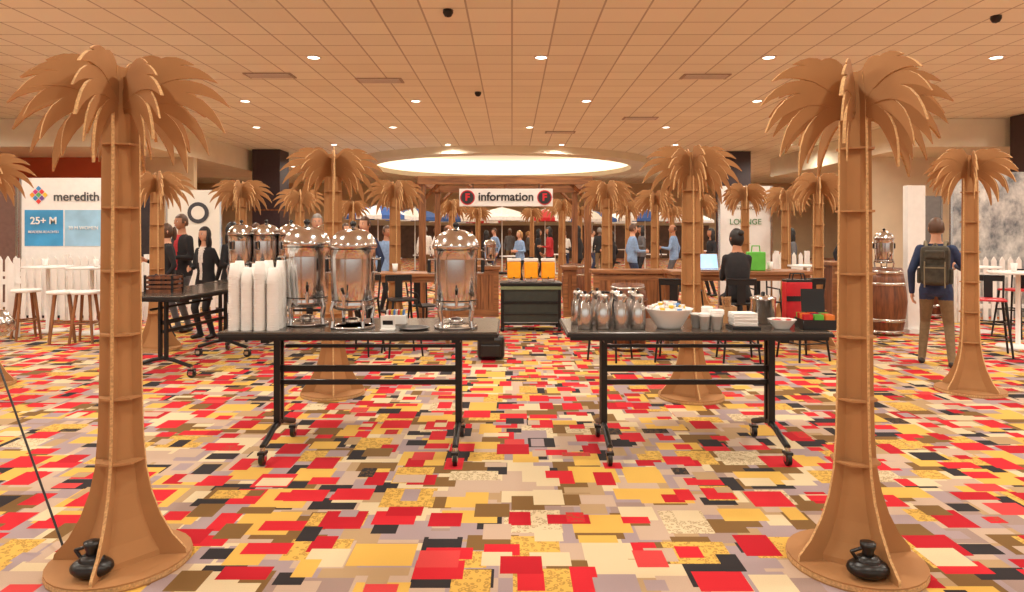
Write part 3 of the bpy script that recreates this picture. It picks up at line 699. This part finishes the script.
    for E,W,sgn in wr:
        d=(W-E).normalized(); side=Vector((-sgn,0,0)); n=(side-d*side.dot(d)).normalized() if abs(side.dot(d))<.95 else Vector((0,0,1))
        fwd=d.cross(n).normalized()
        if fwd.y>0: fwd=-fwd
        out.cone(W-d*.03,W+d*.02,.027,.026,skin,10)
        M=Matrix((( *fwd,),(*n,),(*d,))).transposed().to_4x4(); M.translation=W+d*.05
        out.ball((0,0,0),(.04,.016,.052),skin,14,8,M)
        for q,(ln,off) in enumerate([(.068,.028),(.078,.01),(.072,-.009),(.056,-.026)]):
            a=W+d*.088+fwd*off; b=a+(d*.95+n*.3).normalized()*ln*.5; c=b+(d*.7+n*.7).normalized()*ln*.5
            out.cone(a-d*.02,b,.009,.0085,skin,8); out.ball(b,(.0085,)*3,skin,8,6); out.cone(b,c,.0085,.007,skin,8); out.ball(c,(.007,)*3,skin,8,6)
        a=W+d*.03+fwd*.03; b=a+(fwd*.6+d*.7+n*.2).normalized()*.035; c=b+(d+n*.4).normalized()*.028
        out.cone(a,b,.011,.0095,skin,8); out.ball(b,(.0095,)*3,skin,8,6); out.cone(b,c,.0095,.008,skin,8); out.ball(c,(.008,)*3,skin,8,6)
    hc=P+R@Vector((0,-.012,.705)); M=Matrix.Translation(hc)@Matrix.Rotation(headturn,4,'Z')
    def g(u,x,z,s): return math.exp(-((u.x-x)**2+(u.z-z)**2)/(s*s)) if u.y<0 else 0
    def hf(u):
        v=u.copy()
        if u.z<0: v.x*=1-.28*u.z*u.z; 
        if u.z<-.2 and u.y>0: v.y*=1+.5*(u.z+.2)
        v.y-=.24*g(u,0,-.12,.13)+.05*g(u,0,.25,.4)-.09*(g(u,.36,.06,.14)+g(u,-.36,.06,.14))+.07*g(u,0,-.5,.16)+.1*g(u,0,-.85,.25)
        return v
    out.ball((0,0,0),(.076,.097,.118),skin,28,20,M,hf)
    for s in(-1,1):
        out.ball((s*.027,-.083,.008),(.012,.008,.007),CWHITE,8,6,M); out.ball((s*.027,-.089,.008),(.006,.004,.006),EYE,8,6,M)
        out.ball((s*.027,-.09,.026),(.015,.005,.0035),hair,8,6,M)
        out.ball((s*.077,.008,-.005),(.009,.019,.03),skin,10,8,M)
    out.ball((0,-.094,-.052),(.023,.006,.007),LIP,10,6,M)
    hs=1.09 if style!='long' else 1.12
    def kp(u):
        if style=='bald': return u.z>-.3 and u.y>.35 and u.z<.5
        if u.z>.5: return True
        if u.y<-.35: return u.z>.42
        if style=='short': return u.z>-.45+(.35 if u.y<.1 else 0)
        return u.z>-.8
    out.ball((0,.006,.004),(.076*hs+.002,.097*hs,.118*hs),hair,28,20,M,lambda u:Vector((u.x*(1+.02*math.sin(u.z*30)),u.y+(.04*u.z if u.y<0 else 0),u.z)),kp)
    if style=='long':
        out.ball((0,.05,-.13),(.09,.055,.16),hair,18,12,M)
        for s in(-1,1): out.ball((s*.075,.0,-.1),(.022,.05,.14),hair,12,8,M)
    if style=='bun': out.ball((0,.1,.07),(.042,.04,.04),hair,14,8,M)
    if style=='pony': out.ball((0,.125,-.03),(.03,.035,.11),hair,14,8,M)
    return fixnorm(out.mesh('person')),P,R
def place(name,me,px,d,rz,height=1.75,z=0): return put(name,me,(PX(px,d),d,z),rz,scale=height/1.75)
me,P,R=person(NAVY,KHAKI,HAIRS['brown'],SKINS[0],feet=((-.16,.05),(.15,-.12)),hands=((-.2,-.3,1.18),(.25,-.02,.87)),coat=.14,vox=.013,lean=.0,headturn=.3)
man=place('man_with_backpack',me,936,8.15,math.pi-.6,1.76)
BP=mat('backpack_canvas',(66,62,52),.8,var=.3,scale=20); BP2=mat('backpack_trim',(130,120,96),.8)
mb=MB(); mb.box((0,.2,1.2),(.3,.16,.46),BP,bev=.055); mb.box((0,.29,1.1),(.23,.07,.22),BP,bev=.025); mb.box((0,.29,1.33),(.2,.05,.1),BP,bev=.02)
mb.box((0,.327,1.18),(.2,.006,.015),BP2); mb.box((.1,.29,1.1),(.012,.075,.3),BP2); mb.box((-.1,.29,1.1),(.012,.075,.3),BP2)
for s in(-1,1):
    mb.tube([(s*.09,.13,1.41),(s*.1,.07,1.47),(s*.11,-.02,1.475),(s*.12,-.09,1.4),(s*.125,-.13,1.25),(s*.13,-.09,1.1),(s*.12,.12,1.02)],.018,BP2,8)
    mb.box((s*.16,.2,1.08),(.04,.1,.18),BP,bev=.015)
mb.tube([(-.03,.2,1.42),(0,.2,1.46),(.03,.2,1.42)],.008,BP2,6)
mb.build('backpack',parent=man)
me,P,R=person(CBLK,CBLK,HAIRS['black'],SKINS[1],style='bun',fem=True,pelvis=.82,lean=.12,feet=((-.1,-.28),(.1,-.26)),footz=.25,hands=((-.1,-.42,1.1),(.12,-.42,1.1)),vox=.015,coat=.06,headturn=.35,elbow=(.15,.4,-1))
place('seated_woman',me,738,8.52,math.pi-.1,1.75)
def P_(name,px,d,rz,h,**k):
    me,_,_=person(**k); return place(name,me,px,d,rz,h),me
P_('standing_woman',231,10.3,1.2,1.74,top=CBLK,pants=JEAN,hair=HAIRS['black'],skin=SKINS[0],style='long',fem=True,hands=((-.12,-.28,1.12),(.14,-.26,1.08)))
P_('standing_woman',206,10.3,-.3,1.67,top=CBLK,pants=CBLK,hair=HAIRS['black'],skin=SKINS[0],style='long',fem=True,hands=((-.1,-.25,1.1),(.24,-.06,.88)),shirt=CWHITE)
P_('standing_man',183,11.0,-.5,1.88,top=CBLK,pants=GREY,hair=HAIRS['brown'],skin=SKINS[1],hands=((-.08,-.24,1.12),(.1,-.25,1.12)),shirt=CRED)
P_('standing_woman',168,10.3,-.9,1.72,top=CBLK,pants=CBLK,hair=HAIRS['brown'],skin=SKINS[0],style='pony',fem=True,hands=((-.1,-.3,1.2),(.2,-.1,.9)),shirt=CRED)
P_('standing_man',366,11.0,-.4,1.84,top=NAVY,pants=CBLK,hair=HAIRS['brown'],skin=SKINS[0],shirt=LBLUE,hands=((-.15,-.3,1.1),(.24,-.05,.88)))
P_('standing_man',317,10.9,.3,1.88,top=GREY,pants=CBLK,hair=HAIRS['grey'],skin=SKINS[0],shirt=CWHITE)
P_('standing_man',386,13.6,.8,1.72,top=LBLUE,pants=CBLK,hair=HAIRS['brown'],skin=SKINS[1])
var=[]
for k in range(5):
    kw=[dict(style='short',hands=((-.1,-.3,1.1),(.24,-.05,.88))),dict(style='long',fem=True,hands=((-.2,-.1,.9),(.12,-.3,1.15))),dict(style='short',lean=.08,feet=((-.12,-.15),(.12,.15))),dict(style='pony',fem=True,hands=((-.1,-.26,1.12),(.1,-.26,1.12))),dict(style='bald',hands=((-.25,.02,.88),(.14,-.3,1.15)))][k]
    me,_,_=person(top=[CBLK,GREY,NAVY,CWHITE,TEALC][k],pants=[JEAN,CBLK,KHAKI,CBLK,GREY][k],hair=HAIRS[['brown','black','grey','blond','brown'][k]],skin=SKINS[k%3],vox=.024,**kw); var.append(me)
rnd=random.Random(5)
tops=[CBLK,NAVY,GREY,LBLUE,CWHITE,CRED,CBLK,CBLK,TEALC]
for px,d in [(436,21),(447,16.2),(486,22),(520,20),(538,24),(578,18),(612,19.5),(632,16.8),(642,21),(674,18.5),(712,17),(792,15.5),(845,15),(465,26),(510,29),(565,27),(600,25),(655,25.4),(345,16),(255,15),(125,13.9),(690,23.5),(425,22.5),(495,24.4),(550,21.5),(592,27),(470,30.5),(528,31)]:
    src=rnd.choice(var); me=src.copy()
    nt_=rnd.choice(tops); old=src.materials[[m.name.startswith('cloth') for m in src.materials].index(True)]
    for i,mm_ in enumerate(me.materials):
        if mm_==old: me.materials[i]=nt_
    place('standing_person',me,px,d,rnd.uniform(-3.1,3.1),rnd.uniform(1.62,1.8))
# ------------------------------------------------------------ world, camera
w=bpy.data.worlds.new('world'); sc.world=w; w.use_nodes=True; bg=w.node_tree.nodes['Background']; bg.inputs[0].default_value=(1,.94,.84,1); bg.inputs[1].default_value=1.1
cd=bpy.data.cameras.new('camera'); cam=bpy.data.objects.new('camera',cd); sc.collection.objects.link(cam); cam.location=(0,0,H); cam.rotation_euler=(math.pi/2,0,0)
cd.sensor_width=36; cd.lens=24; cd.shift_y=-64/1024; cd.clip_end=200
sc.camera=cam
sc.view_settings.view_transform='Standard'; sc.view_settings.look='None'; sc.view_settings.exposure=-.03; sc.view_settings.gamma=1.03
